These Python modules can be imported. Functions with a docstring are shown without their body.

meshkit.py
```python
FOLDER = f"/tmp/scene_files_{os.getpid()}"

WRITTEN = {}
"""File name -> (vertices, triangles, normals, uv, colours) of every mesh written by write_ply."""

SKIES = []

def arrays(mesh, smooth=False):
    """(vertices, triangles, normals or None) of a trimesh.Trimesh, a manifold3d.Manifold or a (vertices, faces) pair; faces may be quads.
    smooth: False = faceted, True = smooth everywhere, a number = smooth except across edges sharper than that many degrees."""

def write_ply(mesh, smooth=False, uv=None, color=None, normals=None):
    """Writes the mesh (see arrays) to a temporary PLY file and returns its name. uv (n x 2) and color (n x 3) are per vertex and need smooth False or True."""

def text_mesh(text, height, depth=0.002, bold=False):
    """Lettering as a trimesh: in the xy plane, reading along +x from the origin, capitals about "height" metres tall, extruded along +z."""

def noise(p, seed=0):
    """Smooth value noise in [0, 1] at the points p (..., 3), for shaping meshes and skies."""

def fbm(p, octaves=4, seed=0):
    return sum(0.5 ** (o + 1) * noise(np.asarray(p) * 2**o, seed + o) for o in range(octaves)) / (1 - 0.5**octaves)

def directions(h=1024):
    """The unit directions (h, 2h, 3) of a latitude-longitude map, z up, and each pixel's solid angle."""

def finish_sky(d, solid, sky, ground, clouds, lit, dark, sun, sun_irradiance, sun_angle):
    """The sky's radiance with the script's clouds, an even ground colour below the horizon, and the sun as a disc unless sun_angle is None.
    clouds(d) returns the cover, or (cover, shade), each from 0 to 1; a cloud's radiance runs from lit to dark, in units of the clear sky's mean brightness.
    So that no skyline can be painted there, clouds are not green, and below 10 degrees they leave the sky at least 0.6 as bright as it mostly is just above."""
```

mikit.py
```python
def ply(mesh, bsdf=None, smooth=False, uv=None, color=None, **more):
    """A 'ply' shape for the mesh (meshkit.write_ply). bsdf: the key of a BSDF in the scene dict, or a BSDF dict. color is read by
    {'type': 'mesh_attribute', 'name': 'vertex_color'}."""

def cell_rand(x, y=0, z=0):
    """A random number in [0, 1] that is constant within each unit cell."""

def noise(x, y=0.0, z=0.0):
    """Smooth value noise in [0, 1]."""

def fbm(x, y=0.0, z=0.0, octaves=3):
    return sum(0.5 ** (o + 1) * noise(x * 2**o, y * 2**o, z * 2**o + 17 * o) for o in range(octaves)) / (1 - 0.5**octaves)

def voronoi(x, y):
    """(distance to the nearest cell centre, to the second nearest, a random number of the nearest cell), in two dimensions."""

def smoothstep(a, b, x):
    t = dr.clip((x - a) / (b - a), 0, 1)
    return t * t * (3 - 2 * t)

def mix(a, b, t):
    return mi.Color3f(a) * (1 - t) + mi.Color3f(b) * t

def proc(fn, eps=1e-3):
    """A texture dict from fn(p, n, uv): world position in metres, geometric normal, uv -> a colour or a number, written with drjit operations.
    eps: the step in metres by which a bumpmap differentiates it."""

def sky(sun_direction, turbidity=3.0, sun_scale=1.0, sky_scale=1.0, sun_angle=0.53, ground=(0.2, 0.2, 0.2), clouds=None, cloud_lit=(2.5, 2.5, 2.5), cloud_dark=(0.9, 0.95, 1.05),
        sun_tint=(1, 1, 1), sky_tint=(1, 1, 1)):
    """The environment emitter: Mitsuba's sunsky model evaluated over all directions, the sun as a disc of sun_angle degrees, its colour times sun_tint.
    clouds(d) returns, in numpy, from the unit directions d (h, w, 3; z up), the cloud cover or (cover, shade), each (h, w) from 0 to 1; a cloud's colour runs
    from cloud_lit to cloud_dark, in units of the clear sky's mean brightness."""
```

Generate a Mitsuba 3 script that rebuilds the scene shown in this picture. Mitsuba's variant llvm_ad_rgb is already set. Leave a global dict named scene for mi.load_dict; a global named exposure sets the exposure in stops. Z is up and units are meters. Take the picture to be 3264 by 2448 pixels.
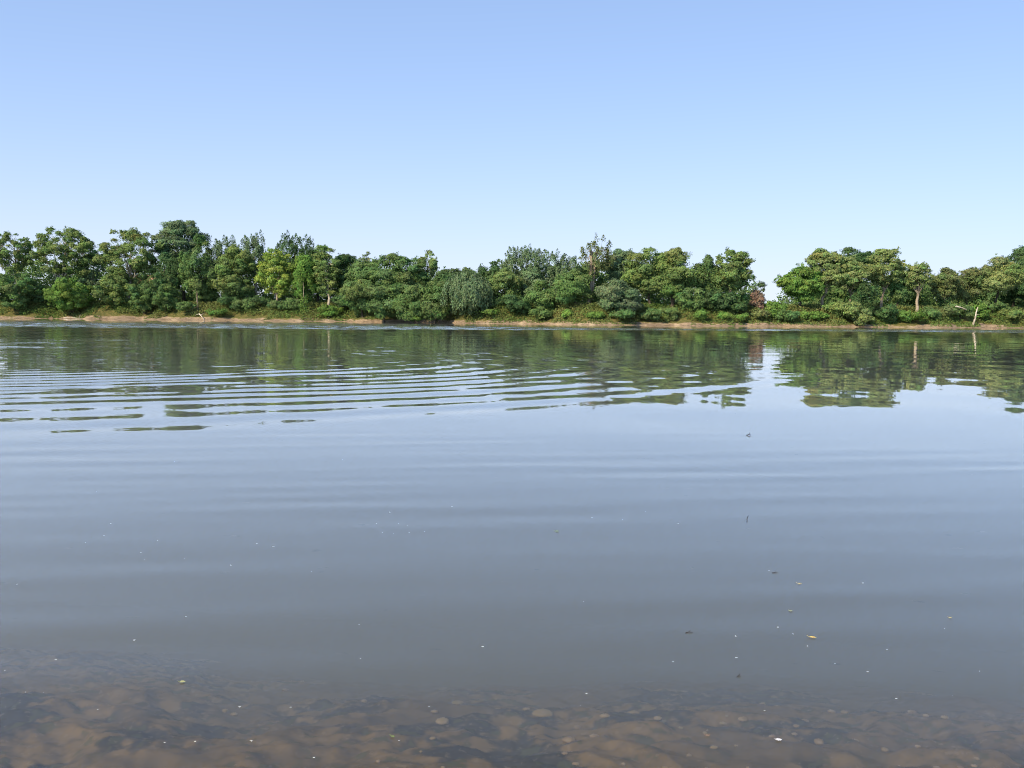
import math
import numpy as np
import mitsuba as mi
import drjit as dr
import mikit
from meshkit import noise, fbm

scene, labels = {}, {}

# ------------------------------------------------------------------ camera, sky, exposure
EYE = 1.7
pitch, roll = math.radians(4.17), math.radians(0.5)
ahead = np.array([0, math.cos(pitch), -math.sin(pitch)])
up0 = np.array([0, math.sin(pitch), math.cos(pitch)])
up = up0 * math.cos(roll) - np.array([1.0, 0, 0]) * math.sin(roll)
scene['camera'] = {'type': 'perspective', 'fov': 58.0, 'fov_axis': 'x', 'near_clip': 0.05, 'far_clip': 6000.0,
                   'to_world': mi.ScalarTransform4f().look_at(origin=[0, 0, EYE], target=(np.array([0, 0, EYE]) + ahead).tolist(), up=up.tolist())}
scene['sky'] = mikit.sky((-0.55, -0.62, 0.58), turbidity=4.0, sun_angle=1.5, sky_tint=(0.80, 1.11, 1.44),
                         clouds=lambda d: 0.20 + 0.66 * (1 - d[..., 2]) ** 8 + 0.03 * (fbm(d * 3.0, 4, 2) - 0.5), cloud_lit=(1.97, 1.98, 2.18))
labels['sky'] = {'label': 'clear pale blue summer sky', 'kind': 'structure'}
exposure = 2.1

# ------------------------------------------------------------------ materials
def rgb(r, g, b):
    return {'type': 'rgb', 'value': [r, g, b]}

scene['leaf_mat'] = {'type': 'principledthin', 'base_color': {'type': 'mesh_attribute', 'name': 'vertex_color'}, 'roughness': 0.6, 'diff_trans': 0.5, 'spec_trans': 0.0, 'eta': 1.4}

def bark(light, dark, size):
    def fn(p, n, uv):
        t = mikit.smoothstep(0.4, 0.62, mikit.fbm(p.x * size, p.y * size, p.z * size * 0.45, 3))
        return mikit.mix(light, dark, t)
    return {'type': 'twosided', 'bsdf': {'type': 'diffuse', 'reflectance': mikit.proc(fn)}}

scene['bark_white'] = bark((0.62, 0.57, 0.48), (0.36, 0.32, 0.25), 1.3)
scene['bark_pale'] = bark((0.36, 0.31, 0.24), (0.19, 0.16, 0.12), 1.6)
scene['bark_dark'] = bark((0.11, 0.095, 0.075), (0.055, 0.048, 0.04), 1.8)

def bank_color(p, n, uv):
    a = mikit.fbm(p.x * 0.5, p.y * 0.5, p.z, 4)
    b = mikit.fbm(p.x * 2.3 + 9, p.y * 2.3, p.z * 3, 3)
    mud = mikit.mix((0.31, 0.242, 0.168), (0.185, 0.142, 0.098), mikit.smoothstep(0.4, 0.65, b))
    mud = mikit.mix(mud, (0.42, 0.34, 0.235), mikit.smoothstep(0.55, 0.72, a))
    soil = mikit.mix((0.09, 0.10, 0.035), (0.17, 0.15, 0.06), mikit.smoothstep(0.4, 0.7, b))
    g = mikit.fbm(p.x * 0.13 + 3, p.y * 0.2, 0.0, 3)
    t = mikit.smoothstep(0.55, 0.78, p.z + (g - 0.5) * 1.2 + (a - 0.5) * 0.9 + (b - 0.5) * 0.5)
    return mikit.mix(mud, soil, t)

scene['bank_mat'] = {'type': 'twosided', 'bsdf': {'type': 'diffuse', 'reflectance': mikit.proc(bank_color)}}

def bed_color(p, n, uv):
    a = mikit.fbm(p.x * 1.5 + 4, p.y * 2.1, p.z, 4)
    b = mikit.fbm(p.x * 7, p.y * 9 + 3, p.z * 4, 4)
    c = mikit.fbm(p.x * 38, p.y * 44, p.z * 20, 3)
    w = mikit.fbm(p.x * 16 + 2, p.y * 21, p.z * 9, 3)
    mud = mikit.mix((0.138, 0.096, 0.041), (0.082, 0.058, 0.027), mikit.smoothstep(0.36, 0.62, b * 0.5 + w * 0.5))
    t = mikit.smoothstep(0.48, 0.57, a * 0.5 + b * 0.3 + w * 0.2)
    col = mikit.mix(mud, (0.024, 0.026, 0.022), t * 0.9)
    col = mikit.mix(col, (0.055, 0.060, 0.022), mikit.smoothstep(0.58, 0.66, w) * 0.6)
    col = mikit.mix(col, (0.17, 0.13, 0.07), mikit.smoothstep(0.66, 0.76, c) * 0.4)
    silt = mikit.fbm(p.x * 2.3 + 7, p.y * 2.6, 0.0, 4)  # patches of plain silt that join up further out
    return mikit.mix(col, (0.090, 0.066, 0.033), mikit.smoothstep(0.42, 0.62, silt + 0.55 * mikit.smoothstep(-0.25, -1.0, p.z) - 0.15))

scene['bed_mat'] = {'type': 'twosided', 'bsdf': {'type': 'diffuse', 'reflectance': mikit.proc(bed_color)}}
scene['foam_mat'] = {'type': 'twosided', 'bsdf': {'type': 'diffuse', 'reflectance': rgb(0.75, 0.75, 0.72)}}
scene['yellow_leaf_mat'] = {'type': 'twosided', 'bsdf': {'type': 'diffuse', 'reflectance': rgb(0.75, 0.52, 0.16)}}
scene['green_leaf_mat'] = {'type': 'twosided', 'bsdf': {'type': 'diffuse', 'reflectance': rgb(0.22, 0.30, 0.08)}}
scene['olive_leaf_mat'] = {'type': 'twosided', 'bsdf': {'type': 'diffuse', 'reflectance': rgb(0.42, 0.42, 0.20)}}
scene['twig_mat'] = {'type': 'twosided', 'bsdf': {'type': 'diffuse', 'reflectance': rgb(0.05, 0.04, 0.03)}}
scene['brown_mat'] = {'type': 'twosided', 'bsdf': {'type': 'diffuse', 'reflectance': rgb(0.30, 0.20, 0.13)}}

def stone_color(p, n, uv):
    t = mikit.fbm(p.x * 30, p.y * 30, p.z * 30, 3)
    w = mikit.noise(p.x * 3.1, p.y * 3.1)
    return mikit.mix(mikit.mix((0.21, 0.165, 0.09), (0.15, 0.10, 0.05), w), (0.22, 0.17, 0.11), mikit.smoothstep(0.4, 0.7, t))

scene['stone_mat'] = {'type': 'twosided', 'bsdf': {'type': 'diffuse', 'reflectance': mikit.proc(stone_color)}}
scene['brick_mat'] = {'type': 'twosided', 'bsdf': {'type': 'diffuse', 'reflectance': rgb(0.42, 0.25, 0.18)}}
scene['wall_mat'] = {'type': 'twosided', 'bsdf': {'type': 'diffuse', 'reflectance': rgb(0.55, 0.47, 0.40)}}
scene['dark_glass'] = {'type': 'roughplastic', 'diffuse_reflectance': rgb(0.03, 0.035, 0.04), 'alpha': 0.1}
scene['water_surface'] = {'type': 'thindielectric', 'int_ior': 1.155, 'ext_ior': 1.0}
scene['river_murk'] = {'type': 'homogeneous', 'scale': 1.0, 'sigma_t': {'type': 'rgb', 'value': [0.9, 0.88, 1.0]}, 'albedo': {'type': 'rgb', 'value': [0.515, 0.53, 0.465]}, 'phase': {'type': 'hg', 'g': 0.4}}

# ------------------------------------------------------------------ helpers
def key_for(name):
    if name not in labels:
        return name
    k = 1
    while f'{name}_{k:03d}' in labels:
        k += 1
    return f'{name}_{k:03d}'

def thing(name, label, cat, group=None):
    key = key_for(name)
    labels[key] = {'label': label, 'category': cat}
    if group:
        labels[key]['group'] = group
    return key

def grid_faces(r, c):
    i = np.arange(r * c).reshape(r, c)
    a, b, d, e = i[:-1, :-1].ravel(), i[:-1, 1:].ravel(), i[1:, 1:].ravel(), i[1:, :-1].ravel()
    return np.vstack([np.stack([a, b, d], 1), np.stack([a, d, e], 1)])

def tube(points, radii, sides=6):
    P, r = np.asarray(points, np.double), np.asarray(radii, np.double)
    t = np.gradient(P, axis=0)
    t /= np.linalg.norm(t, axis=1, keepdims=True) + 1e-9
    ref = np.where(np.abs(t[:, 2:3]) > 0.9, [[1.0, 0, 0]], [[0, 0, 1.0]])
    u = np.cross(t, ref)
    u /= np.linalg.norm(u, axis=1, keepdims=True) + 1e-9
    w = np.cross(t, u)
    a = np.arange(sides) * 2 * np.pi / sides
    v = P[:, None] + r[:, None, None] * (np.cos(a)[None, :, None] * u[:, None] + np.sin(a)[None, :, None] * w[:, None])
    n = len(P)
    i = np.arange(n * sides).reshape(n, sides)
    j = np.roll(i, -1, axis=1)
    f = np.vstack([np.stack([i[:-1].ravel(), j[:-1].ravel(), j[1:].ravel()], 1), np.stack([i[:-1].ravel(), j[1:].ravel(), i[1:].ravel()], 1)])
    end = np.stack([i[-1, 1:-1], i[-1, 2:], np.full(sides - 2, i[-1, 0])], 1)
    return v.reshape(-1, 3), np.vstack([f, end])

def join(parts):
    vs, fs, at = [], [], 0
    for v, f in parts:
        vs.append(v)
        fs.append(f + at)
        at += len(v)
    return np.vstack(vs), np.vstack(fs)

def unit(v):
    return v / (np.linalg.norm(v, axis=-1, keepdims=True) + 1e-9)

def leaf_cards(rng, pos, nor, length, width, along=None):
    """One pointed triangle for each leaf spray."""
    n = len(pos)
    nor = unit(nor)
    t = rng.normal(size=(n, 3)) if along is None else along
    t = unit(t - nor * (t * nor).sum(1, keepdims=True))
    b = np.cross(nor, t)
    L, W = np.broadcast_to(length, n)[:, None], np.broadcast_to(width, n)[:, None]
    v = np.stack([pos - t * L - b * W, pos - t * L * 0.8 + b * W, pos + t * L], 1).reshape(-1, 3)
    return v, np.arange(n * 3).reshape(n, 3)

PALETTE = {'A': (0.165, 0.245, 0.085), 'M': (0.130, 0.220, 0.080), 'B': (0.082, 0.152, 0.062), 'C': (0.245, 0.350, 0.080), 'D': (0.150, 0.230, 0.120),
           'E': (0.145, 0.260, 0.065), 'P': (0.212, 0.290, 0.110), 'O': (0.158, 0.205, 0.085), 'R': (0.250, 0.190, 0.145)}

def leaf_mesh(key, rng, pos, nor, size, color, along=None, slim=0.6, spread=0.15):
    n = len(pos)
    L = size * rng.uniform(0.7, 1.35, n)
    mesh = leaf_cards(rng, pos, nor, L, L * slim, along)
    tone = np.exp(rng.normal(0, spread, (n, 1))) * (1 + rng.normal(0, 0.10, (n, 3)) * np.array([1.0, 0.5, 0.7]))
    c = np.clip(np.asarray(color) * tone, 0.005, 0.6)
    scene[key] = mikit.ply(mesh, 'leaf_mat', color=np.repeat(c, 3, axis=0))

# ------------------------------------------------------------------ the setting: far bank, bed, river
SX = [-620, -400, -146, -78, -45, -14, 5, 18, 48, 64, 93, 129, 400, 620]
SY = [340, 300, 263, 255, 245, 226, 222, 210, 212, 214, 216, 228, 300, 340]

def step(a, b, x):
    t = np.clip((x - a) / (b - a), 0, 1)
    return t * t * (3 - 2 * t)

def shore(x):
    s = np.interp(x, SX, SY)
    cove = np.exp(-((np.asarray(x) + 25) / 9.0) ** 2) * 10
    return s + cove + 1.2 * np.sin(np.asarray(x) * 0.23) + 0.7 * np.sin(np.asarray(x) * 0.71 + 1)

def bank_height(x, y):
    s = y - shore(x)
    q = np.stack([x * 0.35, y * 0.35, np.zeros_like(x)], -1)
    rough = fbm(q, 4, seed=5) - 0.5
    lip = (2.4 - 1.1 * step(-30, 0, np.asarray(x)) - 1.8 * np.exp(-((np.asarray(x) + 29) / 16.0) ** 4)) + 1.2 * (noise(np.stack([x * 0.12, np.zeros_like(x), np.zeros_like(x)], -1), 3) - 0.4)
    lip = np.maximum(lip, 0.5)
    beach = np.clip(s / lip, -8, 1)
    h = np.where(s < 0, s * 0.09, (0.42 - 0.12 * step(-30, 0, x)) * np.clip(beach, 0, 1) ** 1.2)
    slope = np.clip((s - lip) / 8.0, 0, 1)
    h = h + 3.2 * slope * slope * (3 - 2 * slope) + 0.35 * np.clip((s - lip) * 3, 0, 1)
    return h + rough * np.clip((s + 1) * 0.4, 0, 1) * 0.4 + np.where(s > 40, 0.006 * (s - 40), 0)

xs = np.concatenate([np.linspace(-600, -200, 16)[:-1], np.arange(-200, 200, 1.0), np.linspace(200, 600, 16)])
ss = np.concatenate([np.linspace(-30, -2, 12)[:-1], np.arange(-2, 14, 0.35), np.arange(14, 40, 2), np.linspace(40, 420, 16)])
X, S = np.meshgrid(xs, ss)
Y = shore(X) + S
scene['river_bank'] = mikit.ply((np.stack([X, Y, bank_height(X, Y)], -1).reshape(-1, 3), grid_faces(*X.shape)), 'bank_mat', smooth=True)
labels['river_bank'] = {'label': 'far river bank with a narrow tan mud beach below a green slope', 'kind': 'structure'}

def bed_height(x, y):
    y = y - 0.5 * (noise(np.stack([x * 0.8, y * 0.3, 0 * x], -1), 18) - 0.5) + 0.12 * x
    base = np.interp(y, [-40, -6, 0.5, 3, 3.8, 4.5, 5.2, 6, 7, 9, 12, 40, 400], [6, 1.6, 0.02, -0.10, -0.19, -0.31, -0.48, -0.74, -1.1, -1.8, -2.4, -3.0, -3.2])
    q = np.stack([x * 1.5 + 4, y * 2.1, np.zeros_like(x)], -1)
    r = np.stack([x * 5.0, y * 6.5, np.zeros_like(x)], -1)
    return base + (1 - 0.9 * np.clip((-base - 0.3) / 0.8, 0, 1)) * ((fbm(q, 3, seed=11) - 0.5) * 0.15 + (0.5 - np.abs(fbm(r * 0.7, 4, seed=12) - 0.5) * 4) * 0.045 + (fbm(r * 2.4, 3, seed=13) - 0.5) * 0.022)

def fan(rows, n, slope, margin, outer):
    u = np.linspace(-1, 1, n)
    cols = np.concatenate([[-1.0] * 4, u, [1.0] * 4])
    add = np.concatenate([[-1.0, -0.4, -0.15, -0.04], np.zeros(n), [0.04, 0.15, 0.4, 1.0]])
    Xg = cols[None] * (slope * np.maximum(rows, 0)[:, None] + margin) + add[None] * outer
    return Xg, np.repeat(rows[:, None], len(cols), 1)

rows = np.concatenate([np.linspace(-40, 0, 40)[:-1], np.arange(0, 2.6, 0.1), np.arange(2.6, 6, 0.018), np.arange(6, 20, 0.25), np.linspace(20, 330, 60)])
X, Y = fan(rows, 360, 0.62, 1.0, 500)
scene['river_bed'] = mikit.ply((np.stack([X, Y, bed_height(X, Y)], -1).reshape(-1, 3), grid_faces(*X.shape)), 'bed_mat', smooth=True)
labels['river_bed'] = {'label': 'brown muddy river bed with dark patches seen through the shallow water', 'kind': 'structure'}

def waves(x, y, seed, n, lam, slope, heading, spread):
    """A sum of n sines: wavelengths in lam (metres), total rms slope, travelling about the heading (radians)."""
    rng = np.random.default_rng(seed)
    h = np.zeros_like(x)
    for _ in range(n):
        l = math.exp(rng.uniform(math.log(lam[0]), math.log(lam[1])))
        a = heading + rng.normal(0, spread)
        k = 2 * math.pi / l
        amp = slope * math.sqrt(2 / n) / k
        h += amp * np.sin(k * (x * math.cos(a) + y * math.sin(a)) + rng.uniform(0, 6.28))
    return h

def patches(x, y, sx, sy, seed):
    return fbm(np.stack([x / sx, y / sy, np.zeros_like(x)], -1), 3, seed)

def water_height(x, y):
    # rings left by a boat that passed on the left, dying out towards the near bank
    cx, cy = -21.6, 45.8
    r1 = np.hypot(x - cx, y - cy)
    r2 = np.hypot(x + 18, y - 36) + 8.7
    t = step(24, 33, r1)
    r = t * r1 + (1 - t) * r2
    phi = np.degrees(np.arctan2(y - cy, x - cx))
    u = 35.3 - r
    wobble = 1.2 * (patches(x, y, 5, 5, 21) - 0.5)
    phase = 2 * np.pi * ((0.66 - 0.14 * step(-1, -8, x)) * u + 0.014 * u * u)
    end = -31 + u * 2.2
    env = step(37.2, 35.2, r + wobble) * step(15, 23, r) * step(9, -3, phi - end + 14 * (patches(x, y, 4, 4, 22) - 0.5))
    slope = 0.022 + 0.011 * step(34, 26, r)
    gaps = 0.12 + 1.25 * step(0.40, 0.62, patches(x, y, 3.0, 3.0, 30))
    left = step(-1, -6, x) * step(2.5, 7, u)
    amp = slope * (0.45 + 1.1 * patches(x, y, 4.0, 4.0, 23)) * (1 - left + left * gaps) * 1.3 / (2 * np.pi)
    h = env * amp * np.sin(phase + wobble * 1.2)
    h += env * waves(x, y, 36, 10, (0.9, 2.6), 0.0055, 0.4, 1.1) * (0.4 + 1.2 * patches(x, y, 5, 5, 29))
    # the longer swell of the same wake, a little ahead of it
    h += step(38, 35.5, r1) * step(20, 28, r1) * step(6, -8, phi + 31) * 0.0030 * np.sin(2 * np.pi * r1 / 2.6)
    # small wind ripples of the middle river, stronger to the left
    mid = step(24, 40, y - 0.25 * x) * (0.10 + 0.90 * step(25, -20, x) + 0.7 * step(-10, -30, x))
    h += mid * waves(x, y, 31, 14, (0.45, 1.1), 0.010, math.pi / 2, 0.35) * (0.4 + 1.2 * patches(x, y, 9, 14, 24))
    # calm water: slow swell of a few millimetres
    h += waves(x, y, 32, 10, (2.5, 7.0), 0.0026, 1.35, 0.8)
    h += waves(x, y, 33, 12, (0.9, 2.0), 0.0026, 1.5, 0.6) * step(9, 22, y) * (1 - 0.6 * step(0, 8, x))
    # soft ripples close to the bank
    near = step(17, 9, y) * (0.25 + 1.2 * patches(x, y, 3.0, 1.1, 25))
    h += near * waves(x, y, 34, 14, (0.36, 1.0), 0.008, 1.66, 0.14)
    # breeze ruffled lane along the far bank
    lane0 = np.interp(x, [-200, -90, -20, 30, 95, 200], [112, 104, 108, 128, 128, 140]) + 10 * (patches(x, y, 25, 25, 26) - 0.5)
    lane1 = np.interp(x, [-200, -90, -20, 30, 95, 200], [175, 168, 160, 152, 182, 200]) + 14 * (patches(x, y, 30, 30, 27) - 0.5)
    lane = step(0, 8, y - lane0) * step(0, 10, lane1 - y)
    h += lane * waves(x, y, 35, 22, (0.9, 2.2), 0.078, math.pi / 2, 0.35)
    return h

rows = np.concatenate([np.linspace(-4, 2, 10)[:-1], np.arange(2, 12, 0.05), np.arange(12, 60, 0.11), np.arange(60, 100, 0.2), np.arange(100, 195, 0.25), np.arange(195, 345, 2.0)])
X, Y = fan(rows, 300, 0.60, 1.6, 700)
scene['river_water'] = mikit.ply((np.stack([X, Y, water_height(X, Y)], -1).reshape(-1, 3), grid_faces(*X.shape)), 'water_surface', smooth=True,
                                 interior={'type': 'ref', 'id': 'river_murk'})
labels['river_water'] = {'label': 'calm river with boat wake ripples mirroring the trees', 'kind': 'structure'}

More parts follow.
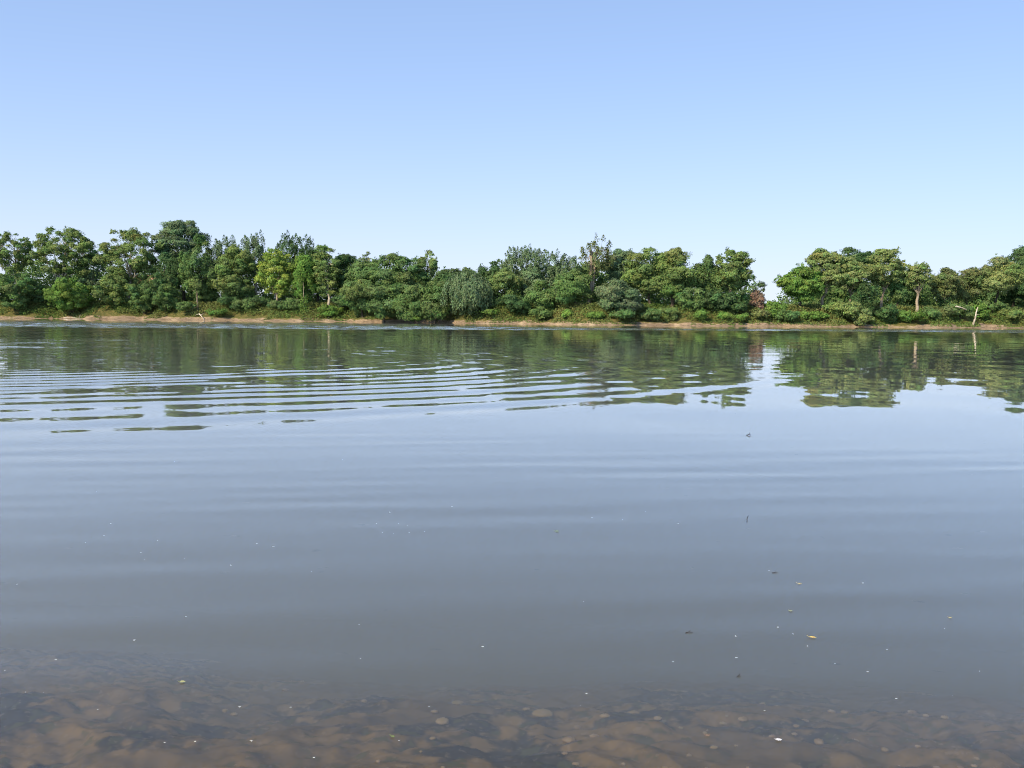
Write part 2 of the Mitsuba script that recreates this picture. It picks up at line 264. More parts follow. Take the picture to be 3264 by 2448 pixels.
# ------------------------------------------------------------------ trees
TREES = [  # key, label, x, y, crown top, crown bottom, half width (metres), habit, leaf colour, extras
    ('sycamore_tree', 'open olive sycamore cut by the left edge of the picture', -148.6, 277.4, 25.8, 13.2, 6.5, 'open', 'A', {}),
    ('sycamore_tree', 'wide airy sycamore on a leaning ivied trunk, second along the skyline from the left', -132.1, 274.4, 27.0, 11.4, 10.4, 'open', 'A', {'vine': 1, 'lean': -3, 'white': 1}),
    ('deciduous_tree', 'thin grey green tree filling the notch between the two left sycamores', -125.4, 277.6, 21.1, 6.0, 4.9, 'sparse', 'D', {}),
    ('sycamore_tree', 'big round headed sycamore with bright white limbs fanning out above the left beach', -111.3, 270.9, 26.9, 10.1, 9.8, 'open', 'A', {'white': 1}),
    ('deciduous_tree', 'tallest tree of the left wood, blue grey head rising over its neighbours', -98.8, 277.4, 29.8, 15.5, 7.2, 'round', 'D', {}),
    ('deciduous_tree', 'dark ivied tree standing in front of the tallest left tree', -90.1, 266.4, 23.0, 5.3, 5.7, 'column', 'M', {}),
    ('deciduous_tree', 'dark dense tree between the round sycamore and the tallest left tree', -99.6, 268.5, 20.6, 3.9, 4.3, 'column', 'B', {}),
    ('feathery_tree', 'grey feathery topped tree behind the ivied one, right of the tallest left tree', -86.8, 280.0, 25.1, 9.2, 6.6, 'spiky', 'D', {}),
    ('deciduous_tree', 'broad olive grey tree with a yellowish top in the middle of the left wood', -78.8, 266.1, 22.0, 3.5, 6.3, 'round', 'A', {}),
    ('sycamore_tree', 'slim spiry sycamore with a bare white stem, left of the yellow green tree', -75.9, 272.4, 26.4, 9.1, 4.4, 'spiky', 'D', {'white': 1, 'lean': 1}),
    ('deciduous_tree', 'yellow green tree, the brightest crown of the left wood', -65.9, 260.3, 20.8, 5.7, 5.4, 'open', 'C', {}),
    ('deciduous_tree', 'tall dark tree with a feathery left shoulder behind the yellow green tree', -63.9, 272.7, 25.8, 11.0, 6.6, 'spiky', 'B', {}),
    ('deciduous_tree', 'tall ivy curtained tree behind the bare snag at the right end of the left beach', -57.4, 257.8, 18.8, 2.0, 3.5, 'column', 'E', {}),
    ('deciduous_tree', 'dark thick tree filling the wood behind the ivy curtained tree', -57.5, 272.8, 22.7, 9.2, 4.4, 'round', 'M', {}),
    ('sycamore_tree', 'sycamore with a straight pale trunk where the left beach ends', -50.9, 254.8, 20.4, 5.8, 3.9, 'open', 'A', {'white': 1}),
    ('deciduous_tree', 'dark round shouldered tree right of the pale trunked sycamore', -46.9, 258.6, 19.7, 6.3, 3.7, 'round', 'B', {}),
    ('sycamore_tree', 'small pale sparse crown poking above the slope of the skyline', -42.0, 269.1, 19.7, 11.1, 2.3, 'sparse', 'P', {}),
    ('deciduous_tree', 'mid green tree below the small pale crown', -41.3, 254.7, 17.4, 3.7, 4.5, 'round', 'M', {}),
    ('deciduous_tree', 'large domed green tree on the skyline left of the dip', -29.5, 249.5, 18.3, 3.7, 9.0, 'round', 'M', {}),
    ('sycamore_tree', 'pale ragged sycamore top right of the large green dome', -23.2, 251.6, 19.2, 10.6, 3.4, 'sparse', 'P', {}),
    ('deciduous_tree', 'bushy overhanging tree, leftmost of four leaning over the shaded cove', -40.0, 244.1, 10.8, -1.2, 5.2, 'round', 'M', {}),
    ('deciduous_tree', 'bushy overhanging tree, second of four leaning over the shaded cove', -32.6, 239.2, 10.4, -1.1, 5.1, 'round', 'M', {}),
    ('deciduous_tree', 'bushy overhanging tree, third of four leaning over the shaded cove', -25.1, 234.6, 10.1, -1.0, 5.0, 'round', 'M', {}),
    ('deciduous_tree', 'bushy overhanging tree, rightmost of four leaning over the shaded cove, next to the weeping willow', -19.0, 231.6, 11.2, -0.6, 4.2, 'round', 'M', {}),
    ('deciduous_tree', 'dark tree at the lowest dip of the skyline, left one of the pair', -17.3, 244.0, 15.0, 4.6, 3.7, 'round', 'B', {}),
    ('deciduous_tree', 'dark knob of a tree at the lowest skyline dip, right one of the pair', -12.5, 249.7, 15.6, 5.6, 2.8, 'round', 'M', {}),
    ('deciduous_tree', 'small broken topped tree against the sky right above the weeping willow', -7.8, 250.7, 15.5, 5.6, 2.1, 'sparse', 'B', {}),
    ('willow_tree', 'weeping willow drooping to the water at the point of land', -10.9, 230.3, 12.6, 0.9, 6.2, 'weep', 'D', {}),
    ('deciduous_tree', 'little round tree left of the big spiky topped mass at the middle', -5.0, 246.1, 16.9, 7.2, 2.1, 'round', 'B', {}),
    ('feathery_tree', 'big spiky topped grey green tree, highest mass left of the bare stemmed tree', 3.6, 242.3, 20.2, 8.5, 8.3, 'spiky', 'D', {}),
    ('deciduous_tree', 'light olive tree catching the sun right of the weeping willow', -2.0, 232.5, 15.1, 2.7, 4.4, 'round', 'A', {}),
    ('deciduous_tree', 'grey green tree in the middle of the wood right of the light olive one', 5.1, 234.9, 14.3, 1.9, 4.3, 'round', 'D', {}),
    ('feathery_tree', 'soft grey green tree left of the tall bare stemmed tree', 12.8, 231.8, 17.7, 4.7, 4.8, 'spiky', 'D', {}),
    ('deciduous_tree', 'fresh green small tree low in front of the grey green ones', 7.1, 226.1, 11.0, 0.0, 3.6, 'round', 'M', {}),
    ('deciduous_tree', 'dark leafy tree reaching down to the bank left of the twin bare stems', 14.2, 221.5, 13.8, -0.0, 4.9, 'round', 'M', {}),
    ('tall_tree', 'tall thin crowned tree with twin bare pale stems, standing above the middle of the wood', 20.1, 222.1, 20.7, 10.5, 4.1, 'bare', 'O', {'white': 2}),
    ('deciduous_tree', 'grey green tree right behind the twin stemmed tree', 26.9, 228.6, 18.6, 7.5, 4.2, 'round', 'D', {}),
    ('deciduous_tree', 'wide olive tree, first of the two broad crowns right of the twin stemmed tree', 32.2, 222.9, 18.9, 5.2, 5.6, 'round', 'A', {}),
    ('deciduous_tree', 'wide olive tree on a thick dark trunk, second of the two broad crowns', 38.7, 221.4, 17.6, 6.3, 5.6, 'round', 'A', {'trunk': 1.5}),
    ('deciduous_tree', 'greyish willowy tree in front of the first broad olive crown', 25.1, 215.5, 10.4, 0.4, 5.4, 'round', 'D', {}),
    ('deciduous_tree', 'ivied tree joining the broad olive crowns to the last one before the gap', 46.2, 222.9, 16.7, 5.8, 3.3, 'column', 'M', {}),
    ('sycamore_tree', 'flat topped olive sycamore on open stems, last before the sky gap', 52.4, 222.6, 18.0, 7.8, 5.1, 'open', 'A', {'dense': 1.6}),
    ('deciduous_tree', 'small far tree in the sky gap, behind the rusty shrub', 67.7, 259.3, 13.4, 3.4, 2.8, 'sparse', 'D', {'dense': 0.7}),
    ('deciduous_tree', 'round deep green tree standing alone at the right side of the sky gap', 69.0, 222.3, 14.8, 4.9, 5.6, 'shelf', 'E', {}),
    ('sycamore_tree', 'tall yellow olive sycamore with pale trunks beside the round deep green tree', 75.7, 223.8, 19.1, 8.6, 4.8, 'open', 'P', {'dense': 1.6, 'white': 1}),
    ('deciduous_tree', 'dark green dome peeping over the sycamores of the right wood', 89.5, 241.8, 21.1, 11.2, 4.8, 'round', 'B', {}),
    ('sycamore_tree', 'yellow olive sycamore in front of the dark green dome', 81.2, 223.2, 16.8, 7.9, 4.9, 'open', 'P', {'dense': 1.4}),
    ('sycamore_tree', 'high yellow olive sycamore at the right end of the tall trio', 90.2, 225.8, 19.3, 9.5, 4.8, 'open', 'P', {'dense': 1.4}),
    ('deciduous_tree', 'dark ivied tree below the tall trio of sycamores', 84.1, 221.4, 10.2, 0.5, 3.6, 'column', 'B', {}),
    ('deciduous_tree', 'small olive tree leaning over the beach on a bare stem, under the tall trio', 77.8, 218.0, 6.4, -0.2, 3.8, 'round', 'A', {'trunk': 0.7}),
    ('deciduous_tree', 'mid green tree right of the tall trio of sycamores', 94.9, 227.6, 15.5, 4.6, 3.1, 'round', 'M', {}),
    ('sycamore_tree', 'light crowned tree on a straight white stem, in the right wood', 97.9, 224.6, 15.9, 8.8, 3.6, 'open', 'P', {'dense': 1.3, 'white': 1}),
    ('deciduous_tree', 'olive tree on a dark ivied trunk, right of the white stemmed one', 106.8, 229.6, 15.3, 6.3, 3.7, 'open', 'O', {'dense': 1.5, 'vine': 1}),
    ('deciduous_tree', 'brown olive tree left of the pale sycamore near the right edge', 114.2, 234.1, 15.4, 4.5, 3.9, 'round', 'O', {}),
    ('sycamore_tree', 'pale yellow green sycamore near the right edge, with a broad flat head', 122.3, 233.8, 17.3, 7.3, 6.0, 'round', 'P', {}),
    ('deciduous_tree', 'tall dark tree at the right edge behind the pale sycamore', 136.1, 251.9, 21.8, 5.2, 6.9, 'round', 'B', {}),
    ('deciduous_tree', 'grey blue tree deep in the right wood behind the white stem', 112.8, 260.6, 10.1, 1.1, 4.5, 'round', 'D', {}),
    ('deciduous_tree', 'grey blue tree deep in the right wood between the two pale trunks', 89.3, 257.7, 11.5, 1.4, 5.9, 'round', 'D', {}),
    ('deciduous_tree', 'grey blue tree deep in the right wood near the right edge', 132.9, 263.0, 10.3, 0.4, 5.5, 'round', 'D', {}),
    ('bank_bush', 'big lit bush at the left edge over the shaded beach', -143.7, 267.7, 14.1, 1.0, 6.7, 'bush', 'M', {}),
    ('bank_bush', 'bright green spreading bush above the driftwood of the left beach', -126.5, 265.7, 12.4, 1.2, 7.0, 'bush', 'E', {}),
    ('bank_bush', 'dark bush in the hollow left of the bright spreading bush', -138.4, 272.1, 10.1, 1.3, 4.4, 'bush', 'B', {}),
    ('bank_bush', 'olive bushy limb mass under the big round sycamore', -114.2, 266.3, 13.4, 2.9, 5.5, 'bush', 'A', {}),
    ('bank_bush', 'dark bush below the right half of the big round sycamore', -105.3, 264.2, 10.5, 0.9, 4.2, 'bush', 'M', {}),
    ('bank_bush', 'vine hung bush under the tallest left tree', -98.8, 263.4, 10.5, 1.0, 3.9, 'bush', 'M', {}),
    ('bank_bush', 'low green bush left of the thin grey snag', -92.1, 260.7, 5.2, 0.8, 3.5, 'bush', 'M', {}),
    ('bank_bush', 'bush hanging over the thin grey snag', -88.8, 268.3, 10.4, 3.1, 4.0, 'bush', 'M', {}),
    ('bank_bush', 'low yellowish bush right of the thin grey snag', -82.8, 259.6, 3.1, 0.7, 3.7, 'bush', 'E', {}),
    ('bank_bush', 'dark bush in the shade of the olive grey tree', -80.9, 264.3, 7.6, 0.9, 4.2, 'bush', 'B', {}),
    ('bank_bush', 'small lit bush under the yellow top of the left wood', -76.5, 261.5, 5.8, 1.4, 3.4, 'bush', 'M', {}),
    ('bank_bush', 'dark bush below the slim spiry sycamore', -72.1, 263.2, 7.2, 0.8, 4.5, 'bush', 'B', {}),
    ('bank_bush', 'olive bush below the yellow green tree', -64.7, 257.0, 5.4, 1.1, 3.8, 'bush', 'M', {}),
    ('bank_bush', 'dark bush left of the pale snag', -60.0, 255.6, 6.3, 1.1, 3.3, 'bush', 'M', {}),
    ('bank_bush', 'bright bush climbing the foot of the pale trunked sycamore', -49.3, 250.3, 4.8, 0.9, 3.4, 'bush', 'E', {}),
    ('bank_bush', 'dark bush beside the bright one at the end of the left beach', -46.2, 253.4, 7.2, 1.1, 3.6, 'bush', 'B', {}),
    ('bank_bush', 'tiny lone bright bush at the waterline of the shaded cove', -24.0, 233.1, 2.0, 0.2, 1.2, 'bush', 'E', {}),
    ('bank_bush', 'bright low bush on the tip of the point right of the weeping willow', -6.1, 228.3, 3.5, 0.4, 3.9, 'bush', 'E', {}),
    ('bank_bush', 'dark tall bush behind the bright one on the point', -3.5, 232.8, 7.9, 1.2, 3.7, 'bush', 'M', {}),
    ('bank_bush', 'dark bush in the middle of the point', 2.0, 228.6, 6.7, 0.7, 4.1, 'bush', 'B', {}),
    ('bank_bush', 'green bush right of the dark one on the point', 6.9, 224.3, 4.4, 0.6, 3.2, 'bush', 'M', {}),
    ('bank_bush', 'small round bright bush on the bank left of the twin bare stems', 12.9, 218.7, 2.6, 0.4, 1.7, 'bush', 'E', {}),
    ('bank_bush', 'bright sprawling bush below the twin bare stems', 18.6, 214.0, 2.9, 0.4, 3.4, 'bush', 'E', {}),
    ('bank_bush', 'dark bush under the greyish willowy tree', 24.6, 213.4, 3.7, 0.4, 3.7, 'bush', 'M', {}),
    ('bank_bush', 'grey green bush right of the greyish willowy tree', 32.1, 214.9, 3.7, 0.6, 3.2, 'bush', 'M', {}),
    ('bank_bush', 'upright bush on the bank below the thick dark trunk', 36.6, 216.2, 4.7, 0.9, 2.9, 'bush', 'A', {}),
    ('bank_bush', 'yellow leaved small bush at the waterline left of the dark thicket', 43.2, 214.7, 3.5, 0.6, 1.8, 'bush', 'E', {}),
    ('bank_bush', 'tall dark thicket, left one of the three below the flat topped sycamore', 41.8, 218.6, 9.0, 1.6, 3.9, 'bush', 'M', {}),
    ('bank_bush', 'tall dark thicket, middle one of the three below the flat topped sycamore', 47.4, 218.0, 8.3, 1.2, 4.3, 'bush', 'B', {}),
    ('bank_bush', 'tall dark thicket, right one of the three at the edge of the sky gap', 52.5, 218.6, 8.4, 1.2, 3.5, 'bush', 'B', {}),
    ('bank_bush', 'low fresh green bush below the right dark thicket', 51.1, 215.4, 3.0, 0.4, 3.5, 'bush', 'E', {}),
    ('rusty_shrub', 'rusty brown dead leaved shrub in the sky gap', 58.5, 222.3, 8.6, 3.5, 1.8, 'rust', 'R', {}),
    ('bank_bush', 'round green bush in the sky gap right of the rusty shrub', 61.7, 219.7, 5.7, 0.7, 2.7, 'bush', 'E', {}),
    ('bank_bush', 'dark green bush on the bank below the round deep green tree', 64.3, 218.0, 4.0, 0.5, 3.1, 'bush', 'M', {}),
    ('bank_bush', 'yellowish dry bush left of the foot of the round deep green tree', 57.4, 217.2, 3.8, 0.7, 2.5, 'bush', 'O', {}),
    ('bank_bush', 'low green bush on the sunny slope under the round deep green tree', 70.7, 218.5, 3.4, 0.6, 3.7, 'bush', 'E', {}),
    ('bank_bush', 'big leaved pale bush at the beach below the dark ivied tree', 81.7, 217.2, 3.7, 0.4, 2.6, 'bush', 'P', {}),
    ('bank_bush', 'dark bush right of the big leaved pale bush', 88.9, 220.7, 5.4, 0.5, 3.3, 'bush', 'B', {}),
    ('bank_bush', 'fresh low bush at the foot of the white stemmed tree', 94.0, 220.3, 4.0, 0.5, 3.5, 'bush', 'E', {}),
    ('bank_bush', 'dark bush right of the white stemmed tree', 100.2, 222.4, 4.4, 0.6, 3.0, 'bush', 'M', {}),
    ('bank_bush', 'brownish bush under the slanting white log', 104.2, 223.7, 5.0, 0.5, 2.7, 'bush', 'O', {}),
    ('bank_bush', 'dark bush left of the broken white trunk', 109.4, 226.5, 6.0, 0.5, 3.4, 'bush', 'M', {}),
    ('bank_bush', 'light green bush right behind the broken white trunk', 115.3, 229.4, 6.1, 1.1, 2.5, 'bush', 'E', {}),
    ('bank_bush', 'dark bush right of the broken white trunk', 120.8, 233.3, 6.6, 0.7, 3.3, 'bush', 'M', {}),
    ('bank_bush', 'yellow green low bush at the right edge above the beach', 124.7, 231.6, 4.7, 0.5, 4.5, 'bush', 'A', {}),
]
FOAM = [(-1.10, 7.47), (-0.98, 7.48), (-0.92, 7.47), (-0.84, 7.40), (-1.01, 7.15), (-0.92, 7.13), (-0.80, 7.17), (-0.68, 7.19), (-1.05, 7.90), (-0.53, 8.15), (-3.24, 7.38), (-2.65, 6.83), (-3.12, 6.98), (-3.15, 6.74), (-2.89, 6.39), (-2.64, 6.49), (-2.53, 6.30), (-2.27, 6.33), (-1.90, 6.17), (-1.89, 6.77), (-1.74, 6.67), (-1.32, 6.03), (-3.09, 5.68), (-1.82, 5.08), (-1.96, 4.71), (-2.23, 4.43), (-1.17, 3.90), (-1.77, 3.86), (-1.37, 3.56), (-1.25, 3.57), (-1.03, 3.58), (-0.95, 3.90), (-0.83, 4.97), (-0.35, 3.92), (-0.44, 3.59), (-0.75, 3.44), (-0.14, 4.65), (-2.09, 4.03), (-2.40, 4.28), (-2.17, 4.03), (-0.74, 4.47), (0.12, 8.07), (0.69, 7.78), (0.94, 7.67), (1.19, 8.01), (1.39, 7.55), (1.79, 7.62), (0.44, 5.42), (1.75, 6.14), (2.28, 5.87), (2.40, 4.99), (1.48, 4.99), (1.53, 4.88), (1.21, 4.84), (1.14, 4.53), (0.81, 4.47), (1.55, 4.70), (1.61, 4.46), (1.73, 4.35), (2.28, 4.37), (1.95, 4.66), (1.11, 3.90), (0.35, 4.07), (1.74, 4.04), (0.31, 3.94)]
STONES = [(0.09, 4.64, 0.020), (0.17, 4.51, 0.045), (0.74, 4.47, 0.020), (1.15, 4.41, 0.025), (1.43, 4.13, 0.030), (1.67, 4.65, 0.020), (1.71, 4.66, 0.015), (1.73, 4.63, 0.020), (1.48, 4.49, 0.020), (1.47, 4.79, 0.020), (1.44, 4.82, 0.020), (2.06, 4.59, 0.020), (2.09, 4.50, 0.020), (2.17, 4.47, 0.020), (0.47, 4.40, 0.025), (0.45, 4.26, 0.020), (0.33, 4.33, 0.020), (1.36, 4.82, 0.020), (1.71, 4.07, 0.020), (1.60, 4.15, 0.020), (0.27, 4.04, 0.030), (0.39, 4.07, 0.020), (0.61, 4.66, 0.020), (0.64, 4.60, 0.030), (-0.76, 4.71, 0.020), (-0.37, 4.45, 0.020), (-0.32, 4.30, 0.040), (-1.38, 4.50, 0.020), (-1.43, 4.52, 0.020), (-1.31, 5.26, 0.020), (-1.31, 5.68, 0.020), (-0.96, 5.02, 0.020), (-0.28, 4.88, 0.030), (-0.06, 4.70, 0.060)]


def ground(x, y):
    return bank_height(np.array([x]), np.array([y]))[0].item()

def shell_points(rng, n, c, rad, lump, seed, low=0.35, inner=0.45):
    d = unit(rng.normal(size=(n, 3)))
    R = 1 + lump * (fbm(d * 1.7 + seed * 3.7, 3, seed=seed) - 0.5) * 2
    rr = R * (inner + (1 - inner) * rng.uniform(0, 1, n) ** 0.5)
    d2 = d * rr[:, None]
    d2[:, 2] = np.where(d2[:, 2] < 0, d2[:, 2] * (1 - low * 0.5), d2[:, 2])
    return c + d2 * rad, d

def curve(a, b, sag, k=4):
    t = np.linspace(0, 1, k)[:, None]
    return a + (b - a) * t + np.array([0, 0, 1.0]) * sag * np.sin(t * np.pi)

def build_tree(i, row):
    name, label, x, y, ztop, zlow, hw, habit, col, more = row
    rng = np.random.default_rng(1000 + i)
    cat = 'bush' if habit in ('bush', 'rust') else 'tree'
    key = thing(name, label, cat)
    zg = ground(x, y) - 0.15
    color = np.array(PALETTE[col])
    zlow = max(zlow, zg + 0.3)
    H = ztop - zlow
    c = np.array([x, y, zlow + H * 0.5])
    depth = min(hw, 7.0)
    rad = np.array([hw, depth, H * 0.5])
    area = hw * H
    dense = more.get('dense', 1.0)
    pts, nor, hue, along, slim, size = [], [], [], None, 0.6, 0.21
    lobed = {  # lobe radius, coverage, vertical squash, envelope noise, inner, fill
        'round': (1.55, 0.86, 0.62, 0.42, 0.62, 0.10), 'bush': (0.95, 0.85, 0.66, 0.38, 0.55, 0.10), 'column': (1.05, 0.9, 1.2, 0.25, 0.6, 0.12),
        'shelf': (1.35, 0.95, 0.42, 0.22, 0.60, 0.10), 'open': (0.95, 0.80, 0.62, 0.42, 0.50, 0.04), 'sparse': (0.85, 0.55, 0.8, 0.45, 0.45, 0.05),
        'rust': (0.6, 0.9, 0.9, 0.35, 0.5, 0.1)}
    if habit in lobed:
        R0, cover, squash, lump, inner, fill = lobed[habit]
        R0 *= 0.75 + 0.05 * hw
        k = max(6, int(1.9 * cover * dense * np.pi * hw * H * 0.5 / (np.pi * R0 * R0 * squash)))
        d = unit(rng.normal(size=(k, 3)))
        d[:, 1] = np.where(rng.uniform(size=k) < 0.35, -np.abs(d[:, 1]), d[:, 1])
        env = 1 + lump * 2 * (fbm(d * 1.6 + i * 3.7, 3, seed=i) - 0.5)
        tips = c + d * (env * (inner + (1 - inner) * rng.uniform(0, 1, k) ** 0.6))[:, None] * np.maximum(rad - R0 * 0.75, 0.4)
        R = R0 * np.exp(rng.normal(0, 0.28, k))
        m = np.maximum(12, (1.3 * 4 * np.pi * R * R * squash ** 0.7 / (2 * size * size * slim * 1.05)).astype(int))
        m = (m * (0.75 if habit in ('open', 'sparse', 'rust') else 1.0)).astype(int)
        own = np.repeat(np.arange(k), m)
        q = unit(rng.normal(size=(len(own), 3)) + d[own] * 0.5 + np.array([0, -0.15, 0.6]))
        bump = 1 + 0.5 * (noise(q * 2.2 + own[:, None] * 1.37, seed=i) - 0.5) * 2
        q2 = q * (R[own] * bump * rng.uniform(0.55, 1.05, len(own)) ** 0.7)[:, None] * np.array([1, 1, squash])
        pts.append(tips[own] + q2)
        nor.append(q + np.array([0, -0.1, 0.25]) + rng.normal(size=q.shape) * 0.32)
        tint = np.exp(rng.normal(0, 0.13, (k, 1)))[own] * (1 + rng.normal(0, 0.07, (k, 3)) * np.array([1.2, 0.3, 0.8]))[own]
        hue.append(tint)
        # loose sprays that break the outline
        ks = int(1.3 * k)
        e = unit(rng.normal(size=(ks, 3)) + [0, -0.1, 0.35])
        j = rng.integers(0, k, ks)
        at = tips[j] + unit(e + d[j]) * (R[j] * rng.uniform(0.95, 1.45, ks))[:, None] * np.array([1, 1, max(squash, 0.7)])
        ms = 16
        pts.append((at[:, None] + rng.uniform(-1, 1, (ks, ms, 3)) * (0.20 + 0.28 * rng.uniform(size=(ks, 1, 1)))).reshape(-1, 3))
        nor.append((e[:, None] + rng.normal(size=(ks, ms, 3)) * 0.6).reshape(-1, 3))
        hue.append(np.repeat(np.exp(rng.normal(0, 0.13, (ks, 1))), ms, 0) * np.ones(3))
        nf = int(fill * len(own))
        w = unit(rng.normal(size=(nf, 3))) * rng.uniform(0, 0.85, nf)[:, None] ** 0.5
        pts.append(c + w * rad * 0.85)
        nor.append(rng.normal(size=(nf, 3)))
        hue.append(np.ones((nf, 3)))
    elif habit in ('spiky', 'bare'):
        k = int((26 + area * (2.0 if habit == 'spiky' else 0.9)) * dense)
        tips, d = shell_points(rng, k, c, rad * 0.9, 0.3, i, inner=0.4)
        hgt = rng.uniform(0.9, 2.0, k) * (0.45 + 0.55 * np.clip((tips[:, 2] - zlow) / H, 0, 1))
        m = 70
        t = rng.uniform(-0.4, 1, (k, m))
        lean = unit((tips - (c - [0, 0, H * 0.7])) * [1, 1, 1.3])
        P = tips[:, None] + lean[:, None] * (t * hgt[:, None])[..., None] + rng.uniform(-1, 1, (k, m, 3)) * (0.62 * (1.15 - np.clip(t, 0, 1)))[..., None]
        N = d[:, None] * 0.7 + rng.normal(size=P.shape) * 0.6 + np.array([0, -0.2, 0.4])
        pts.append(P.reshape(-1, 3))
        nor.append(N.reshape(-1, 3))
        hue.append(np.repeat(np.exp(rng.normal(0, 0.13, (k, 1))), m, 0) * np.ones(3))
        size = 0.22
        along = (lean[:, None] + rng.normal(size=P.shape) * 0.5).reshape(-1, 3)
        slim = 0.5
    elif habit == 'weep':
        k = 420
        tips, d = shell_points(rng, k, c + [0, 0, H * 0.12], rad * [0.95, 0.95, 0.85], 0.28, i, inner=0.6)
        drop = rng.uniform(1.5, 4.5, k)
        m = 62
        t = rng.uniform(0, 1, (k, m))
        P = tips[:, None] + rng.uniform(-0.5, 0.5, (k, m, 3))
        P[..., 2] -= t * drop[:, None]
        P[..., :2] += (d[:, None, :2] * (np.sqrt(t) * 0.7)[..., None])
        P[..., 2] = np.maximum(P[..., 2], 0.35 + rng.uniform(0, 0.8, P.shape[:2]))
        N = d[:, None] + rng.normal(size=P.shape) * 0.5 + np.array([0, 0, 0.3])
        pts.append(P.reshape(-1, 3))
        nor.append(N.reshape(-1, 3))
        hue.append(np.repeat(np.exp(rng.normal(0, 0.15, (k, 1))), m, 0) * np.ones(3))
        along = (np.array([0, 0, -1.0]) + rng.normal(size=P.shape) * 0.35).reshape(-1, 3)
        slim, size = 0.4, 0.27
    P, N, hue = np.vstack(pts), np.vstack(nor), np.vstack(hue)
    keep = P[:, 2] > np.maximum(zg + 0.1, 0.15)
    P, N, hue = P[keep], N[keep], hue[keep]
    along = None if along is None else along[keep]
    crown = 'foliage' if cat == 'bush' else 'crown'
    leaf_mesh(f'{key}__{crown}', rng, P, N, size, color * hue, along, slim)
    # wood
    if cat == 'bush':
        stems = []
        for s in range(4):
            e = np.array([x + rng.normal() * hw * 0.4, y + rng.normal() * depth * 0.3, zg + (ztop - zg) * 0.6])
            stems.append(tube(curve(np.array([x + rng.normal() * 0.3, y, zg]), e, 0.2), np.linspace(0.10, 0.03, 4), 5))
        scene[f'{key}__stem'] = mikit.ply(join(stems), 'bark_dark', smooth=True)
        return
    white = more.get('white', 0)
    mat = 'bark_white' if white == 1 and x < 0 else 'bark_pale' if habit in ('open', 'sparse', 'bare') else 'bark_dark'
    lean = more.get('lean', rng.normal() * 0.6)
    rt = (0.14 + 0.0125 * (ztop - zg)) * more.get('trunk', 1.0) * (0.75 if habit == 'sparse' else 1) * (1.25 if white == 1 else 1)
    foot = np.array([x + lean, y, zg])
    split = zlow + H * (0.12 if habit in ('open', 'sparse') else 0.3)
    stems = []
    bases = []
    if white == 2:
        for s in (-1, 1):
            line = np.array([foot + [-1.6, 0, 0], foot + [-1.0, 0, (split - zg) * 0.35], foot + [-0.7 + 0.2 * s, 0.2 * s, (split - zg) * 0.5], foot + [s * 0.6 - 0.4, 0.3 * s, split], [x + s * 0.7, y, zlow + H * 0.7]])
            stems.append(tube(line, np.array([1.0, 0.85, 0.65, 0.5, 0.2]) * 0.55, 8))
            bases.append(line[3])
            bases.append(line[4])
    else:
        fork = np.array([x + lean * 0.2, y, split])
        line = curve(foot, fork, 0, 5)
        line[1:-1, :2] += rng.normal(size=(3, 2)) * 0.18
        line = np.vstack([line, [x, y, zlow + H * 0.62]])
        stems.append(tube(line, rt * np.array([1.45, 1.0, 0.88, 0.8, 0.72, 0.2]), 8))
        bases = [line[3], fork, 0.5 * (fork + line[5]), line[5]]
    # limbs: a few big ones towards far tips, then twigs from the nearest limb to every cluster
    nl = 7 if habit in ('open', 'sparse') else 5
    weight = np.where(tips[:, 1] < y, 1.0, 0.25) if white == 1 else np.ones(len(tips))
    pick = rng.choice(len(tips), min(nl, len(tips)), replace=False, p=weight / weight.sum())
    nodes = [np.array(b) for b in bases]
    for q in pick:
        b0 = bases[rng.integers(0, len(bases))] if tips[q][2] > bases[-1][2] else bases[0]
        e = b0 + (tips[q] - b0) * 0.85
        line = curve(b0, e, rng.uniform(0.2, 0.9), 5)
        line[1:-1] += rng.normal(size=(3, 3)) * 0.25
        stems.append(tube(line, rt * np.linspace(0.5, 0.14, 5), 6))
        nodes.extend(line[1:])
    nodes = np.array(nodes)
    if habit in ('open', 'sparse', 'bare'):
        sel = tips if len(tips) < 90 else tips[rng.choice(len(tips), 90, replace=False)]
        for tip in sel:
            j = np.argmin(np.linalg.norm(nodes - tip, axis=1) + 2.0 * (nodes[:, 2] > tip[2] + 0.5))
            stems.append(tube(curve(nodes[j], tip, rng.uniform(-0.2, 0.4), 4), rt * np.linspace(0.15, 0.06, 4), 4))
    scene[f'{key}__trunk'] = mikit.ply(join(stems), mat, smooth=True)
    if more.get('vine') or habit == 'column':
        n = 1500
        t = rng.uniform(0, 1, n) ** 1.2
        line0, top = foot, np.array([x + lean * 0.2, y, split])
        Q = line0 + (top - line0) * t[:, None] + rng.normal(size=(n, 3)) * [0.55, 0.55, 0.4]
        leaf_mesh(f'{key}__vine', rng, Q, rng.normal(size=(n, 3)) + [0, -0.6, 0.4], 0.24, PALETTE['B'])

for i, row in enumerate(TREES):
    build_tree(i, row)

